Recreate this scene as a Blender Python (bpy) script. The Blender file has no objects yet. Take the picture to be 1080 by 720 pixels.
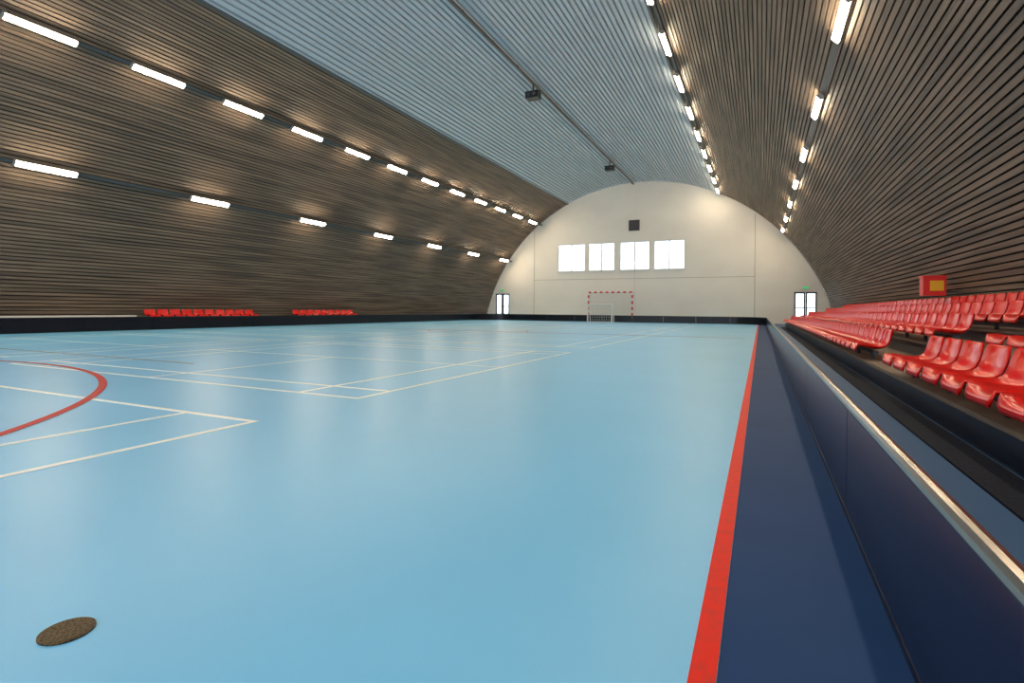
import bpy, math, random
from mathutils import Vector, Matrix
random.seed(4)
sc = bpy.context.scene
try:
    sc.view_settings.view_transform = 'Standard'
    sc.view_settings.look = 'None'
except Exception:
    pass

# ------------------------------------------------------------------ materials
def mat(name, col, rough=0.5, metal=0.0, spec=0.5, emis=None, estr=0.0, coat=0.0,
        noise=None, bump=None):
    m = bpy.data.materials.new(name); m.use_nodes = True
    nt = m.node_tree; b = nt.nodes['Principled BSDF']
    b.inputs['Base Color'].default_value = (*col, 1)
    b.inputs['Roughness'].default_value = rough
    b.inputs['Metallic'].default_value = metal
    b.inputs['Specular IOR Level'].default_value = spec
    b.inputs['Coat Weight'].default_value = coat
    if emis:
        b.inputs['Emission Color'].default_value = (*emis, 1)
        b.inputs['Emission Strength'].default_value = estr
    if noise:   # (scale xyz, col2, lo, hi)
        sxyz, col2, lo, hi = noise
        tc = nt.nodes.new('ShaderNodeTexCoord'); mp = nt.nodes.new('ShaderNodeMapping')
        mp.inputs['Scale'].default_value = sxyz
        n = nt.nodes.new('ShaderNodeTexNoise'); n.inputs['Scale'].default_value = 1.0
        n.inputs['Detail'].default_value = 6
        r = nt.nodes.new('ShaderNodeMapRange')
        r.inputs['From Min'].default_value = lo; r.inputs['From Max'].default_value = hi
        mx = nt.nodes.new('ShaderNodeMix'); mx.data_type = 'RGBA'
        mx.inputs['A'].default_value = (*col, 1); mx.inputs['B'].default_value = (*col2, 1)
        L = nt.links
        L.new(tc.outputs['Object'], mp.inputs['Vector']); L.new(mp.outputs['Vector'], n.inputs['Vector'])
        L.new(n.outputs['Fac'], r.inputs['Value']); L.new(r.outputs['Result'], mx.inputs['Factor'])
        L.new(mx.outputs['Result'], b.inputs['Base Color'])
        if bump:
            bp = nt.nodes.new('ShaderNodeBump'); bp.inputs['Strength'].default_value = bump
            bp.inputs['Distance'].default_value = 0.01
            L.new(n.outputs['Fac'], bp.inputs['Height']); L.new(bp.outputs['Normal'], b.inputs['Normal'])
    return m

M_floor = mat('floor_light_blue', (0.185, 0.535, 0.86), 0.37, spec=0.36,
              noise=((0.7, 0.7, 0.7), (0.165, 0.50, 0.82), 0.35, 0.7))
M_dark = mat('floor_dark_blue', (0.012, 0.046, 0.145), 0.6, spec=0.10,
             noise=((2, 2, 2), (0.016, 0.055, 0.160), 0.35, 0.7))
M_aisle = mat('floor_aisle_blue', (0.045, 0.115, 0.25), 0.5, spec=0.2)
M_red = mat('line_red', (0.74, 0.018, 0.006), 0.5, spec=0.15, noise=((25, 25, 25), (0.60, 0.03, 0.02), 0.45, 0.7))
M_arc = mat('line_arc_red', (0.45, 0.015, 0.02), 0.5, spec=0.2)
M_white = mat('line_white', (0.86, 0.88, 0.87), 0.45)
M_brown = mat('line_brown', (0.20, 0.15, 0.18), 0.45)
M_wood = mat('slat_wood', (0.225, 0.163, 0.118), 0.48, spec=0.3,
             noise=((9.0, 0.35, 9.0), (0.105, 0.080, 0.062), 0.38, 0.62))
M_back = mat('slat_backing', (0.010, 0.009, 0.008), 0.9)
M_ceil = mat('ceiling_sheet', (0.43, 0.49, 0.55), 0.42, metal=0.0)
M_plaster = mat('end_wall_plaster', (0.84, 0.81, 0.76), 0.8,
                noise=((0.35, 0.35, 0.5), (0.77, 0.74, 0.69), 0.35, 0.7))
M_black = mat('board_black', (0.005, 0.006, 0.012), 0.25, spec=0.3)
M_navy = mat('board_navy', (0.004, 0.010, 0.034), 0.22, spec=0.3,
             noise=((3, 3, 3), (0.006, 0.013, 0.040), 0.3, 0.7))
M_rail = mat('rail_metal', (0.26, 0.23, 0.21), 0.22, metal=0.85)
M_steel = mat('dark_steel', (0.05, 0.05, 0.055), 0.45, metal=0.6)
M_seat = mat('seat_red_plastic', (0.66, 0.006, 0.003), 0.22, spec=0.35, coat=0.05)
M_step = mat('platform_plywood', (0.25, 0.19, 0.145), 0.6,
             noise=((3, 0.5, 3), (0.16, 0.125, 0.10), 0.35, 0.7))
M_riser = mat('platform_riser', (0.012, 0.020, 0.045), 0.3)
M_mat = mat('rubber_mat', (0.006, 0.010, 0.022), 0.8, spec=0.2, noise=((60, 60, 60), (0.014, 0.018, 0.032), 0.4, 0.6), bump=0.5)
M_frame = mat('white_frame', (0.75, 0.75, 0.74), 0.4)
M_lampw = mat('lamp_diffuser', (0.9, 0.9, 0.85), 0.4, emis=(1.0, 0.81, 0.56), estr=84)
M_house = mat('lamp_housing', (0.35, 0.33, 0.30), 0.4, metal=0.3)
M_tray = mat('rail_tray', (0.10, 0.095, 0.095), 0.4, metal=0.5)
M_blk = mat('black_plastic', (0.012, 0.012, 0.013), 0.4)
M_lens = mat('lens_glass', (0.05, 0.06, 0.08), 0.1)
M_yel = mat('yellow_panel', (0.85, 0.45, 0.02), 0.4)
M_redbox = mat('red_box', (0.7, 0.02, 0.015), 0.35)
M_green = mat('exit_green', (0.02, 0.35, 0.10), 0.4, emis=(0.05, 0.8, 0.25), estr=0.5)
M_net = mat('net_white', (0.7, 0.7, 0.7), 0.8)
M_joint = mat('joint_grey', (0.45, 0.42, 0.38), 0.8)
M_vent = mat('vent_metal', (0.10, 0.10, 0.11), 0.5, metal=0.3)
M_cork = mat('socket_cover_brass', (0.12, 0.075, 0.025), 0.45, metal=0.4,
             noise=((160, 160, 160), (0.02, 0.014, 0.007), 0.46, 0.56), bump=0.3)
M_ground = mat('outside_ground', (0.35, 0.36, 0.30), 0.9)
mg = bpy.data.materials.new('pane_glass'); mg.use_nodes = True
nt = mg.node_tree; nt.nodes.clear()
o = nt.nodes.new('ShaderNodeOutputMaterial'); mx = nt.nodes.new('ShaderNodeMixShader')
t = nt.nodes.new('ShaderNodeBsdfTransparent'); g = nt.nodes.new('ShaderNodeBsdfGlossy')
g.inputs['Roughness'].default_value = 0.05; mx.inputs[0].default_value = 0.08
nt.links.new(t.outputs[0], mx.inputs[1]); nt.links.new(g.outputs[0], mx.inputs[2]); nt.links.new(mx.outputs[0], o.inputs[0])
M_glass = mg

# ------------------------------------------------------------------ mesh builder
class MB:
    def __init__(s): s.v = []; s.f = []; s.m = []; s.mats = []
    def mi(s, m):
        if m not in s.mats: s.mats.append(m)
        return s.mats.index(m)
    def add(s, vs, fs, m):
        o = len(s.v); k = s.mi(m)
        s.v += [tuple(p) for p in vs]
        for f in fs: s.f.append([i + o for i in f]); s.m.append(k)
    def box(s, x0, x1, y0, y1, z0, z1, m, M=None):
        vs = [Vector(p) for p in ((x0,y0,z0),(x1,y0,z0),(x1,y1,z0),(x0,y1,z0),(x0,y0,z1),(x1,y0,z1),(x1,y1,z1),(x0,y1,z1))]
        if M: vs = [M @ p for p in vs]
        s.add(vs, [(0,3,2,1),(4,5,6,7),(0,1,5,4),(1,2,6,5),(2,3,7,6),(3,0,4,7)], m)
    def cyl(s, p, q, r, m, n=12, r2=None):
        p = Vector(p); q = Vector(q); r2 = r if r2 is None else r2
        d = (q - p).normalized(); a = d.orthogonal().normalized(); b = d.cross(a)
        vs = []
        for c, rr in ((p, r), (q, r2)):
            for i in range(n):
                t = 2*math.pi*i/n; vs.append(c + a*math.cos(t)*rr + b*math.sin(t)*rr)
        fs = [(i, (i+1) % n, n+(i+1) % n, n+i) for i in range(n)] + [tuple(range(n))[::-1], tuple(range(n, 2*n))]
        s.add(vs, fs, m)
    def obj(s, name, smooth=False, parent=None):
        me = bpy.data.meshes.new(name); me.from_pydata(s.v, [], s.f)
        for m in s.mats: me.materials.append(m)
        me.polygons.foreach_set('material_index', s.m)
        if smooth: me.polygons.foreach_set('use_smooth', [True]*len(s.f))
        me.update()
        ob = bpy.data.objects.new(name, me); sc.collection.objects.link(ob)
        if parent: ob.parent = parent
        return ob

# ------------------------------------------------------------------ hall dims
CX, CZ, R = -7.95, -2.44, 12.34
Y0, Y1 = -5.0, 38.0
def arc(phi, r=R): return CX + r*math.sin(phi), CZ + r*math.cos(phi)
PH_F = math.radians(78.6); PH_C = math.radians(25.2)

# floor
b = MB(); b.box(-21.5, -0.08, Y0, Y1, -0.2, 0, M_floor); b.obj('floor')
b = MB(); b.box(-0.08, 0.33, Y0, Y1, -0.2, 0, M_dark); b.box(0.33, 5.6, Y0, Y1, -0.2, 0, M_aisle); b.obj('floor_side')

# slatted walls
def slat_wall(name, sgn):
    b = MB()
    n = 40
    for i in range(n):      # backing
        p0 = PH_C + (PH_F-PH_C)*i/n; p1 = PH_C + (PH_F-PH_C)*(i+1)/n
        a0 = arc(sgn*p0, R+0.06); a1 = arc(sgn*p1, R+0.06)
        b.add([(a0[0],Y0,a0[1]),(a1[0],Y0,a1[1]),(a1[0],Y1,a1[1]),(a0[0],Y1,a0[1])],[(0,1,2,3)], M_back)
    pitch = 0.118; w = 0.086
    L = (PH_F-PH_C)*R; k = int(L/pitch)
    for i in range(k):
        ph = PH_C + (i+0.5)*pitch/R
        if ph + w/2/R > PH_F: break
        x, z = arc(sgn*ph)
        M = Matrix.Translation((x, 0, z)) @ Matrix.Rotation(sgn*ph, 4, 'Y')
        b.box(-w/2, w/2, Y0, Y1-0.01, 0.0, 0.04, M_wood, M)
    return b.obj(name)
slat_wall('wall_left', -1); slat_wall('wall_right', 1)

# corrugated ceiling
b = MB(); prof = []
pitch = 0.20; n = int(2*PH_C*R/pitch); dphi = 2*PH_C/n
for i in range(n):
    p = -PH_C + i*dphi
    for fr, h in ((0, 0), (0.60, 0), (0.68, 0.07), (0.92, 0.07)):
        prof.append(arc(p+fr*dphi, R+h))
prof.append(arc(PH_C, R))
for i in range(len(prof)-1):
    a0, a1 = prof[i], prof[i+1]
    b.add([(a0[0],Y0,a0[1]),(a1[0],Y0,a1[1]),(a1[0],Y1,a1[1]),(a0[0],Y1,a0[1])],[(0,1,2,3)], M_ceil)
b.obj('ceiling')
for i, s_ in enumerate((-1, 1)):
    b = MB(); x, z = arc(s_*PH_C, R-0.02)
    M = Matrix.Translation((x, 0, z)) @ Matrix.Rotation(s_*PH_C, 4, 'Y')
    b.box(-0.05, 0.05, Y0, Y1-0.01, -0.01, 0.06, M_tray, M); b.obj('trim_%d' % (i+1))

# end wall with openings
wins = [(-13.96,-11.79),(-11.57,-9.58),(-9.23,-7.08),(-6.82,-4.71)]
WZ0, WZ1 = 3.66, 5.72
doors = [(-19.3,-17.95,2.1),(1.86,3.26,2.1)]
holes = [(a,c,WZ0,WZ1) for a,c in wins] + [(a,c,0.0,h) for a,c,h in doors]
xs = sorted(set([h[0] for h in holes]+[h[1] for h in holes]+[CX-12.1+24.2*i/96 for i in range(97)]))
b = MB()
def ztop(x): return CZ + math.sqrt(max((R+0.05)**2-(x-CX)**2, 0))
for x0, x1 in zip(xs[:-1], xs[1:]):
    if x1-x0 < 1e-4: continue
    xm = (x0+x1)/2; hs = sorted([h for h in holes if h[0] < xm < h[1]], key=lambda h: h[2])
    z = 0.0
    for h in hs:
        if h[2] > z+1e-4: b.add([(x0,Y1,z),(x1,Y1,z),(x1,Y1,h[2]),(x0,Y1,h[2])],[(0,1,2,3)], M_plaster)
        z = h[3]
    b.add([(x0,Y1,z),(x1,Y1,z),(x1,Y1,ztop(x1)),(x0,Y1,ztop(x0))],[(0,1,2,3)], M_plaster)
for h in holes:
    x0,x1,z0,z1 = h
    for q in ([(x0,z0),(x0,z1)],[(x1,z1),(x1,z0)],[(x0,z1),(x1,z1)],[(x1,z0),(x0,z0)]):
        b.add([(q[0][0],Y1,q[0][1]),(q[1][0],Y1,q[1][1]),(q[1][0],Y1+0.3,q[1][1]),(q[0][0],Y1+0.3,q[0][1])],[(0,1,2,3)], M_plaster)
b.obj('wall_far')
b = MB()
for x in (-15.9, -0.35):
    b.box(x-0.02, x+0.02, Y1-0.012, Y1+0.0, 0, ztop(x)-0.15, M_joint)
b.box(-15.9, -0.35, Y1-0.012, Y1, 3.05, 3.08, M_joint)
b.obj('trim_3')
# added unseen near gable: solid top darkens the ceiling, open below for sky light
b = MB(); ZG = 5.2
for i in range(96):
    x0 = CX-12.1+24.2*i/96; x1 = x0+24.2/96
    za, zb = ztop(x0), ztop(x1)
    if max(za,zb) > ZG:
        b.add([(x0,Y0,min(ZG,za)),(x1,Y0,min(ZG,zb)),(x1,Y0,zb),(x0,Y0,za)],[(3,2,1,0)], M_plaster)
b.box(-17.6,1.7,Y0-0.15,Y0,ZG-0.2,ZG,M_frame)
for k in range(9):
    x=-17.4+k*2.36; b.box(x-0.06,x+0.06,Y0-0.15,Y0,0,ZG-0.2,M_frame)
b.obj('near_light_blocker')

for i,(x0,x1) in enumerate(wins):
    b = MB(); y0, y1 = Y1+0.02, Y1+0.09; w = 0.07
    b.box(x0,x1,y0,y1,WZ0,WZ0+w,M_frame); b.box(x0,x1,y0,y1,WZ1-w,WZ1,M_frame)
    b.box(x0,x0+w,y0,y1,WZ0+w,WZ1-w,M_frame); b.box(x1-w,x1,y0,y1,WZ0+w,WZ1-w,M_frame)
    xm = x0+(x1-x0)*0.5
    b.box(xm-0.04,xm+0.04,y0,y1,WZ0+w,WZ1-w,M_frame)
    b.box(x0+w,x1-w,y0+0.03,y0+0.04,WZ0+w,WZ1-w,M_glass)
    b.box(x0-0.05,x1+0.05,Y1-0.1,Y1+0.0,WZ0-0.05,WZ0-0.005,M_frame)
    b.obj('window_%d' % (i+1))
for i,(x0,x1,h) in enumerate(doors):
    b = MB(); y0,y1 = Y1+0.02, Y1+0.1; w=0.07; xm=(x0+x1)/2
    b.box(x0,x0+w,y0,y1,0,h,M_frame); b.box(x1-w,x1,y0,y1,0,h,M_frame); b.box(x0+w,x1-w,y0,y1,h-w,h,M_frame)
    for a,c in ((x0+w,xm-0.005),(xm+0.005,x1-w)):
        b.box(a,a+0.09,y0+0.01,y1-0.01,0.01,h-w,M_steel); b.box(c-0.09,c,y0+0.01,y1-0.01,0.01,h-w,M_steel)
        b.box(a+0.09,c-0.09,y0+0.01,y1-0.01,0.01,0.25,M_steel); b.box(a+0.09,c-0.09,y0+0.01,y1-0.01,h-w-0.1,h-w,M_steel)
        b.box(a+0.09,c-0.09,y0+0.01,y1-0.01,1.0,1.06,M_steel)
        b.box(a+0.09,c-0.09,y0+0.03,y0+0.04,0.25,h-w-0.1,M_glass)
    b.cyl((xm-0.06,y0-0.04,0.95),(xm-0.06,y0-0.04,1.25),0.012,M_rail); b.cyl((xm+0.06,y0-0.04,0.95),(xm+0.06,y0-0.04,1.25),0.012,M_rail)
    b.obj('door_%d' % (i+1))
    s = MB(); s.box(xm-0.18,xm+0.18,Y1-0.05,Y1-0.001,h+0.12,h+0.28,M_frame)
    s.box(xm-0.16,xm+0.16,Y1-0.055,Y1-0.05,h+0.14,h+0.26,M_green); s.obj('exit_sign')

# wall vent
b = MB(); vx, vz = -8.2, 6.85
b.box(vx-0.38,vx+0.38,Y1-0.08,Y1-0.001,vz-0.38,vz+0.38,M_vent)
for k in range(9):
    z = vz-0.32+k*0.08
    b.box(vx-0.33,vx+0.33,Y1-0.11,Y1-0.08,z-0.02,z+0.02,M_steel)
b.obj('wall_vent')
b = MB(); b.cyl((-8.15,Y1-0.03,2.0),(-8.15,Y1-0.03,3.6),0.03,M_frame); b.box(-8.22,-8.08,Y1-0.06,Y1-0.001,1.8,2.0,M_frame); b.obj('wall_conduit')

# ------------------------------------------------------------------ court markings
b = MB(); ZL = 0.002
def fl(x0,x1,y0,y1,m=M_white,z=ZL): b.box(min(x0,x1),max(x0,x1),min(y0,y1),max(y0,y1),0.0003,z,m)
def lon(x,y0,y1,m=M_white,w=0.045,z=ZL): fl(x-w/2,x+w/2,y0,y1,m,z)
def lat(y,x0,x1,m=M_white,w=0.045,z=ZL+0.0004): fl(x0,x1,y-w/2,y+w/2,m,z)
lon(-3.2,-4.5,2.6); lon(-3.92,-4.5,2.6); lat(2.6,-9.3,-3.178); lon(-8.58,-4.5,2.6); lon(-9.3,-4.5,2.6)
for xo in (0,-7.3):
    for (ya,yb) in ((3.68,9.45),(10.7,20.3),(21.8,31.0)):
        lon(-3.22+xo,ya,yb); lon(-3.94+xo,ya,yb); lat(ya,-9.3+xo,-3.2+xo); lat(yb,-9.3+xo,-3.2+xo)
        lat(ya+0.46,-9.3+xo,-3.2+xo); lat(yb-0.5,-9.3+xo,-3.2+xo)
        lon(-8.58+xo,ya,yb); lon(-9.3+xo,ya,yb); lat(ya+2.9,-9.3+xo,-3.2+xo,w=0.035)
        lon(-6.25+xo,ya,ya+2.9,w=0.035)
lat(4.85,-13.5,-7.2,M_brown,0.05,0.003)
lat(17.0,-18.5,-0.4,M_arc,0.05,0.003)
lon(-0.109,Y0+0.1,34.5,M_red,0.056,0.003)
ccx,ccy,rr = -8.9,-2.15,6.0
N = 96; vs=[]; fs=[]
for i in range(N+1):
    a = math.radians(-25+230*i/N)
    for r_ in (rr-0.035, rr+0.035): vs.append((ccx+r_*math.cos(a), ccy+r_*math.sin(a), 0.0034))
for i in range(N): fs.append((2*i,2*i+1,2*i+3,2*i+2))
b.add(vs,fs,M_arc)
vs=[];fs=[]
for i in range(N+1):
    a=2*math.pi*i/N
    for r_ in (1.78,1.83): vs.append((-9.3+r_*math.cos(a),17.0+r_*math.sin(a),0.0034))
for i in range(N): fs.append((2*i,2*i+1,2*i+3,2*i+2))
b.add(vs,fs,M_arc)
b.obj('court_markings')

b = MB(); b.cyl((-1.535,0.72,0.0005),(-1.535,0.72,0.004),0.057,M_cork,40)
b.cyl((-1.535,0.72,0.004),(-1.535,0.72,0.005),0.052,M_cork,40,r2=0.050)
b.obj('floor_socket_cover')

# ------------------------------------------------------------------ rink boards
XR, XL, YF, rc = 0.325, -18.8, 35.2, 2.0
BH = 0.44
path_pts = [(XR,-4.95)]+[(XR, -3.56+ i*2.0) for i in range(0, 19) if -3.56+i*2.0 < YF-rc-0.3]
path_pts.append((XR, YF-rc))
for i in range(1, 9):
    a = math.pi/2*i/8; path_pts.append((XR-rc+rc*math.cos(a), YF-rc+rc*math.sin(a)))
x = XR-rc-2
while x > XL+rc: path_pts.append((x, YF)); x -= 2
path_pts.append((XL+rc, YF))
for i in range(1, 9):
    a = math.pi/2+math.pi/2*i/8; path_pts.append((XL+rc+rc*math.cos(a), YF-rc+rc*math.sin(a)))
y = YF-rc-2
while y > Y0: path_pts.append((XL, y)); y -= 2
b = MB()
ring_panel = [(-0.015,0.02),(0.015,0.02),(0.015,BH-0.02),(-0.015,BH-0.02)]
rr_ = 0.02
ring_rail = [(rr_*math.cos(2*math.pi*k/12), BH-0.01+rr_*math.sin(2*math.pi*k/12)) for k in range(12)]
ring_foot = [(-0.016,0.001),(0.09,0.001),(0.02,0.025),(-0.016,0.025)]
def seg(p, q, ring, m, gap):
    p = Vector((p[0],p[1],0)); q = Vector((q[0],q[1],0)); d=(q-p).normalized()
    nrm = Vector((d.y,-d.x,0))
    p = p + d*gap; q = q - d*gap
    n=len(ring)
    vs=[c+nrm*a+Vector((0,0,z)) for c in (p,q) for a,z in ring]
    fs=[(i,(i+1)%n,n+(i+1)%n,n+i) for i in range(n)]+[tuple(range(n))[::-1],tuple(range(n,2*n))]
    b.add(vs,fs,m)
for p,q in zip(path_pts[:-1],path_pts[1:]):
    ln = math.dist(p,q); gp = 0.006 if ln > 1 else 0
    seg(p,q,ring_panel,M_navy if p[0]==q[0]==XR else M_black,gp)
    seg(p,q,ring_rail,M_rail if p[0]==q[0]==XR else M_black,gp*0.5); seg(p,q,ring_foot,M_black,gp)
    if ln > 1:
        d=(Vector(q)-Vector(p)).normalized(); nx,ny=d.y,-d.x
        for c in (Vector(p)+d*0.04, Vector(q)-d*0.04):
            b.cyl((c[0]+nx*0.025,c[1]+ny*0.025,0.02),(c[0]+nx*0.025,c[1]+ny*0.025,BH-0.03),0.011,M_steel,8)
b.obj('rink_board')

# ------------------------------------------------------------------ bleachers
GAP0, GAP1, BEND = 6.1, 7.6, 30.2
risX = [1.16, 1.92, 2.66, 3.36]; topZ = [0.22, 0.42, 0.59, 0.76]
b = MB()
for k in range(4):
    x0 = risX[k]; x1 = risX[k+1] if k < 3 else 3.88
    b.box(x0, x0+0.03, Y0+0.3, BEND, 0.0, topZ[k]-0.03, M_riser)
    b.box(x0-0.02, x1-0.0, Y0+0.3, BEND, topZ[k]-0.03, topZ[k], M_step)
    b.box(x0, x1, BEND-0.03, BEND, 0.0, topZ[k]-0.03, M_riser)
for k in range(3):
    zz=(topZ[k]+topZ[k+1])/2
    b.box(risX[k+1]-0.3, risX[k+1]-0.021, GAP0+0.2, GAP1-0.2, topZ[k], zz, M_step)
b.obj('bleacher_platform')
b = MB(); b.box(0.92,1.135,Y0+0.3,BEND,0.0005,0.012,M_mat)
b.obj('rubber_mat')

prof = [(0.00,-.05,.155),(0.0,-.02,.183),(.02,.002,.196),(.08,.004,.201),(.16,-.012,.202),(.24,-.018,.201),
        (.30,-.006,.198),(.345,.03,.197),(.37,.09,.200),(.385,.15,.196),(.395,.195,.182),(.402,.215,.15)]
NU = 9
def add_seat(b, xf, yc, zp, sgn=1):
    vs=[];fs=[]
    P=[Vector((p[0],p[1])) for p in prof]
    for i,(a,z,hw) in enumerate(prof):
        t=(P[min(i+1,len(P)-1)]-P[max(i-1,0)]).normalized(); nr=Vector((-t.y,t.x))
        for j in range(NU):
            u=-1+2*j/(NU-1); off=0.036*abs(u)**3 - 0.004
            if i<2: off=0
            aa=a+nr.x*off; zz=z+nr.y*off
            vs.append((xf+sgn*aa, yc+u*hw, zp+zz))
    for i in range(len(prof)-1):
        for j in range(NU-1):
            q=(i*NU+j,i*NU+j+1,(i+1)*NU+j+1,(i+1)*NU+j)
            fs.append(q if sgn>0 else q[::-1])
    b.add(vs,fs,M_seat)
def seat_row(xf, ya, yb, zp, ztop_, sgn=1, pitch=0.45):
    s = MB(); n=int((yb-ya)/pitch+0.001)
    for i in range(n): add_seat(s,xf,yb-(i+0.5)*pitch,zp,sgn)
    fr = MB()
    xa, xb = xf+sgn*0.17, xf+sgn*0.23
    fr.box(min(xa,xb),max(xa,xb),ya+0.03,yb-0.03,zp-0.075,zp-0.04,M_steel)
    y=ya+0.25
    while y<yb:
        fr.box(min(xa,xb)+0.01,max(xa,xb)-0.01,y-0.02,y+0.02,ztop_+0.0,zp-0.075,M_steel)
        y+=1.0
    e = bpy.data.objects.new('stadium_seat_row', None); sc.collection.objects.link(e)
    so = s.obj('seats', True, e)
    md = so.modifiers.new('sol','SOLIDIFY'); md.thickness=0.012; md.offset=-1
    fr.obj('seat_frame', False, e)
pans=[0.37,0.575,0.745,0.915]
for k in range(4):
    xf = risX[k]-0.10
    seat_row(xf, GAP0-9.5, GAP0, pans[k], topZ[k])
    seat_row(xf, GAP1, BEND-0.1, pans[k], topZ[k])
for ya,yb in ((11.3,15.9),(17.55,22.0)):
    seat_row(-19.30, ya, yb, 0.47, 0.0, sgn=-1)
b = MB()
b.box(-19.65,-19.3,6.0,11.0,0.44,0.49,M_frame)
for y in (6.2,8.5,10.8):
    b.box(-19.6,-19.55,y-0.03,y+0.03,0,0.44,M_steel); b.box(-19.4,-19.35,y-0.03,y+0.03,0,0.44,M_steel)
b.obj('side_bench')

# ------------------------------------------------------------------ lamps
def lampcurve(x,z,sf=0.982): return x*sf, 0.8+(z-0.8)*sf
rows = {
 'A': ((-15.5,7.32), [6.64+2.715*k for k in range(-4,12)]),
 'B': ((-18.09,4.60), [7.9+4.85*k for k in range(-2,7)]),
 'C': ((-2.61,8.69), [16.1+3.0*k for k in range(-6,8)]),
 'D': ((1.22,5.82), [10.65+4.3*k for k in range(-3,7)]),
}
for key,((x,z),ys) in rows.items():
    lx,lz = lampcurve(x,z)
    ang = math.atan2(lx-CX, lz-CZ)
    M0 = Matrix.Translation((lx,0,lz)) @ Matrix.Rotation(ang,4,'Y')
    rad = math.hypot(lx-CX, lz-CZ); gap = R-rad
    b = MB(); b.box(-0.05,0.05,Y0+0.1,Y1-0.02,0.07,0.12,M_tray,M0)
    y = Y0+1
    while y < Y1:
        b.box(-0.015,0.015,y-0.015,y+0.015,0.12,max(gap-0.0,0.13),M_tray,M0); y+=2.0
    b.obj('lamp_rail')
    for yy in ys:
        yy*=0.985
        if yy>36.5: yy=36.5
        l = MB()
        l.box(-0.075,0.075,yy-0.72,yy+0.72,0.015,0.069,M_house,M0)
        l.box(-0.065,0.065,yy-0.69,yy+0.69,-0.03,0.015,M_lampw,M0)
        l.box(-0.075,0.075,yy-0.72,yy-0.69,-0.035,0.015,M_house,M0)
        l.box(-0.075,0.075,yy+0.69,yy+0.72,-0.035,0.015,M_house,M0)
        l.obj('linear_ceiling_lamp')
b = MB(); b.box(-8.32,-8.22,Y0+0.1,Y1-0.02,9.76,9.82,M_tray)
y=Y0+1
while y<Y1:
    b.box(-8.285,-8.255,y-0.02,y+0.02,9.82,9.895,M_tray); y+=2
b.obj('ceiling_rail')
for y in (19.5,31.4):
    b = MB(); cx=-8.27
    b.cyl((cx,y,9.45),(cx,y,9.76),0.03,M_blk)
    b.box(cx-0.26,cx+0.26,y-0.2,y+0.2,9.18,9.45,M_blk)
    b.box(cx-0.34,cx+0.34,y-0.05,y+0.05,9.45,9.48,M_blk)
    b.cyl((cx-0.1,y-0.28,9.31),(cx-0.1,y-0.2,9.31),0.08,M_lens,16)
    b.cyl((cx+0.12,y-0.24,9.31),(cx+0.12,y-0.2,9.31),0.06,M_vent,16)
    b.obj('ceiling_projector')

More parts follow.
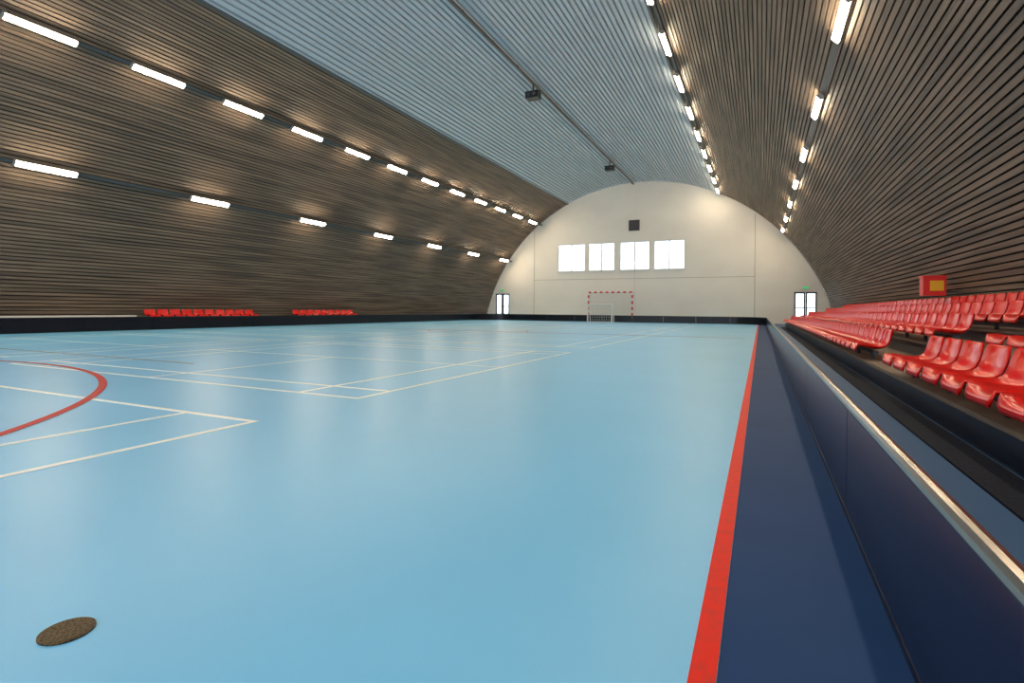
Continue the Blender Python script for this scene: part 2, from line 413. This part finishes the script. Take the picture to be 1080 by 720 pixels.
# ------------------------------------------------------------------ goals
def goal(name, xc, y, w, h, dp, striped, tube, sy=1):
    b = MB()
    def bar(p,q):
        p=Vector(p);q=Vector(q);L=(q-p).length;n=max(1,int(L/0.2)) if striped else 1
        for i in range(n):
            m = (M_redbox if i%2==0 else M_frame) if striped else M_frame
            b.cyl(p+(q-p)*i/n,p+(q-p)*(i+1)/n,tube,m,8)
    x0,x1=xc-w/2,xc+w/2
    bar((x0,y,0.0),(x0,y,h)); bar((x1,y,0.0),(x1,y,h)); bar((x0,y,h),(x1,y,h))
    t2=tube*0.5
    yb=y+dp; yt=y+dp*0.55
    b.cyl((x0,y,h),(x0,yt,h),t2,M_frame,8); b.cyl((x1,y,h),(x1,yt,h),t2,M_frame,8)
    b.cyl((x0,yt,h),(x0,yb,0.02),t2,M_frame,8); b.cyl((x1,yt,h),(x1,yb,0.02),t2,M_frame,8)
    b.cyl((x0,yt,h),(x1,yt,h),t2,M_frame,8); b.cyl((x0,yb,0.02),(x1,yb,0.02),t2,M_frame,8)
    b.cyl((x0,y,0.02),(x0,yb,0.02),t2,M_frame,8); b.cyl((x1,y,0.02),(x1,yb,0.02),t2,M_frame,8)
    r=0.006; n=int(w/0.15)
    for i in range(1,n):
        xx=x0+w*i/n; b.cyl((xx,yt,h),(xx,yb,0.02),r,M_net,4); b.cyl((xx,y,h),(xx,yt,h),r,M_net,4)
    n=int(h/0.15)
    for i in range(1,n):
        f=i/n; yy=yb+(yt-yb)*f; z=h*f
        b.cyl((x0,yy,z),(x1,yy,z),r,M_net,4); b.cyl((x0,y,z),(x0,yy,z),r,M_net,4); b.cyl((x1,y,z),(x1,yy,z),r,M_net,4)
    b.obj(name, False)
goal('handball_goal', -9.5, 36.4, 3.1, 2.04, 1.1, True, 0.06)
goal('floorball_goal', -9.45, 33.6, 1.6, 1.15, 0.6, False, 0.045)

# cabinet bracketed off the right wall above the top seat row
b = MB(); cx,cy,cz = 3.38,14.3,1.17
b.box(cx-0.2,cx+0.2,cy-0.15,cy+0.15,cz+0.0,cz+0.40,M_redbox)
b.box(cx-0.08,cx+0.16,cy-0.157,cy-0.15,cz+0.10,cz+0.32,M_yel)
b.box(cx-0.22,cx+0.22,cy-0.17,cy+0.17,cz+0.40,cz+0.43,M_redbox)
b.box(cx+0.2,3.80,cy-0.03,cy+0.03,cz+0.06,cz+0.10,M_steel)
b.obj('first_aid_cabinet')

# ------------------------------------------------------------------ outside
b = MB(); b.box(-60,50,Y1+0.31,120,-0.3,-0.1,M_ground); b.obj('ground_outside')

# ------------------------------------------------------------------ world
w = bpy.data.worlds.new('World'); sc.world = w; w.use_nodes = True
bg = w.node_tree.nodes['Background']
bg.inputs[0].default_value = (0.80, 0.90, 1.0, 1); bg.inputs[1].default_value = 3.2

# ------------------------------------------------------------------ camera
cam = bpy.data.cameras.new('camera'); co = bpy.data.objects.new('camera', cam); sc.collection.objects.link(co)
cam.sensor_width = 36; cam.lens = 560/1080*36; cam.shift_y = -34/1080; cam.clip_start = 0.02; cam.clip_end = 300
th = math.atan(262/560)
co.matrix_world = Matrix.Translation((0,0,0.8)) @ Matrix.Rotation(th,4,'Z') @ Matrix.Rotation(math.pi/2,4,'X') @ Matrix.Rotation(0.0083,4,'Z')
sc.camera = co
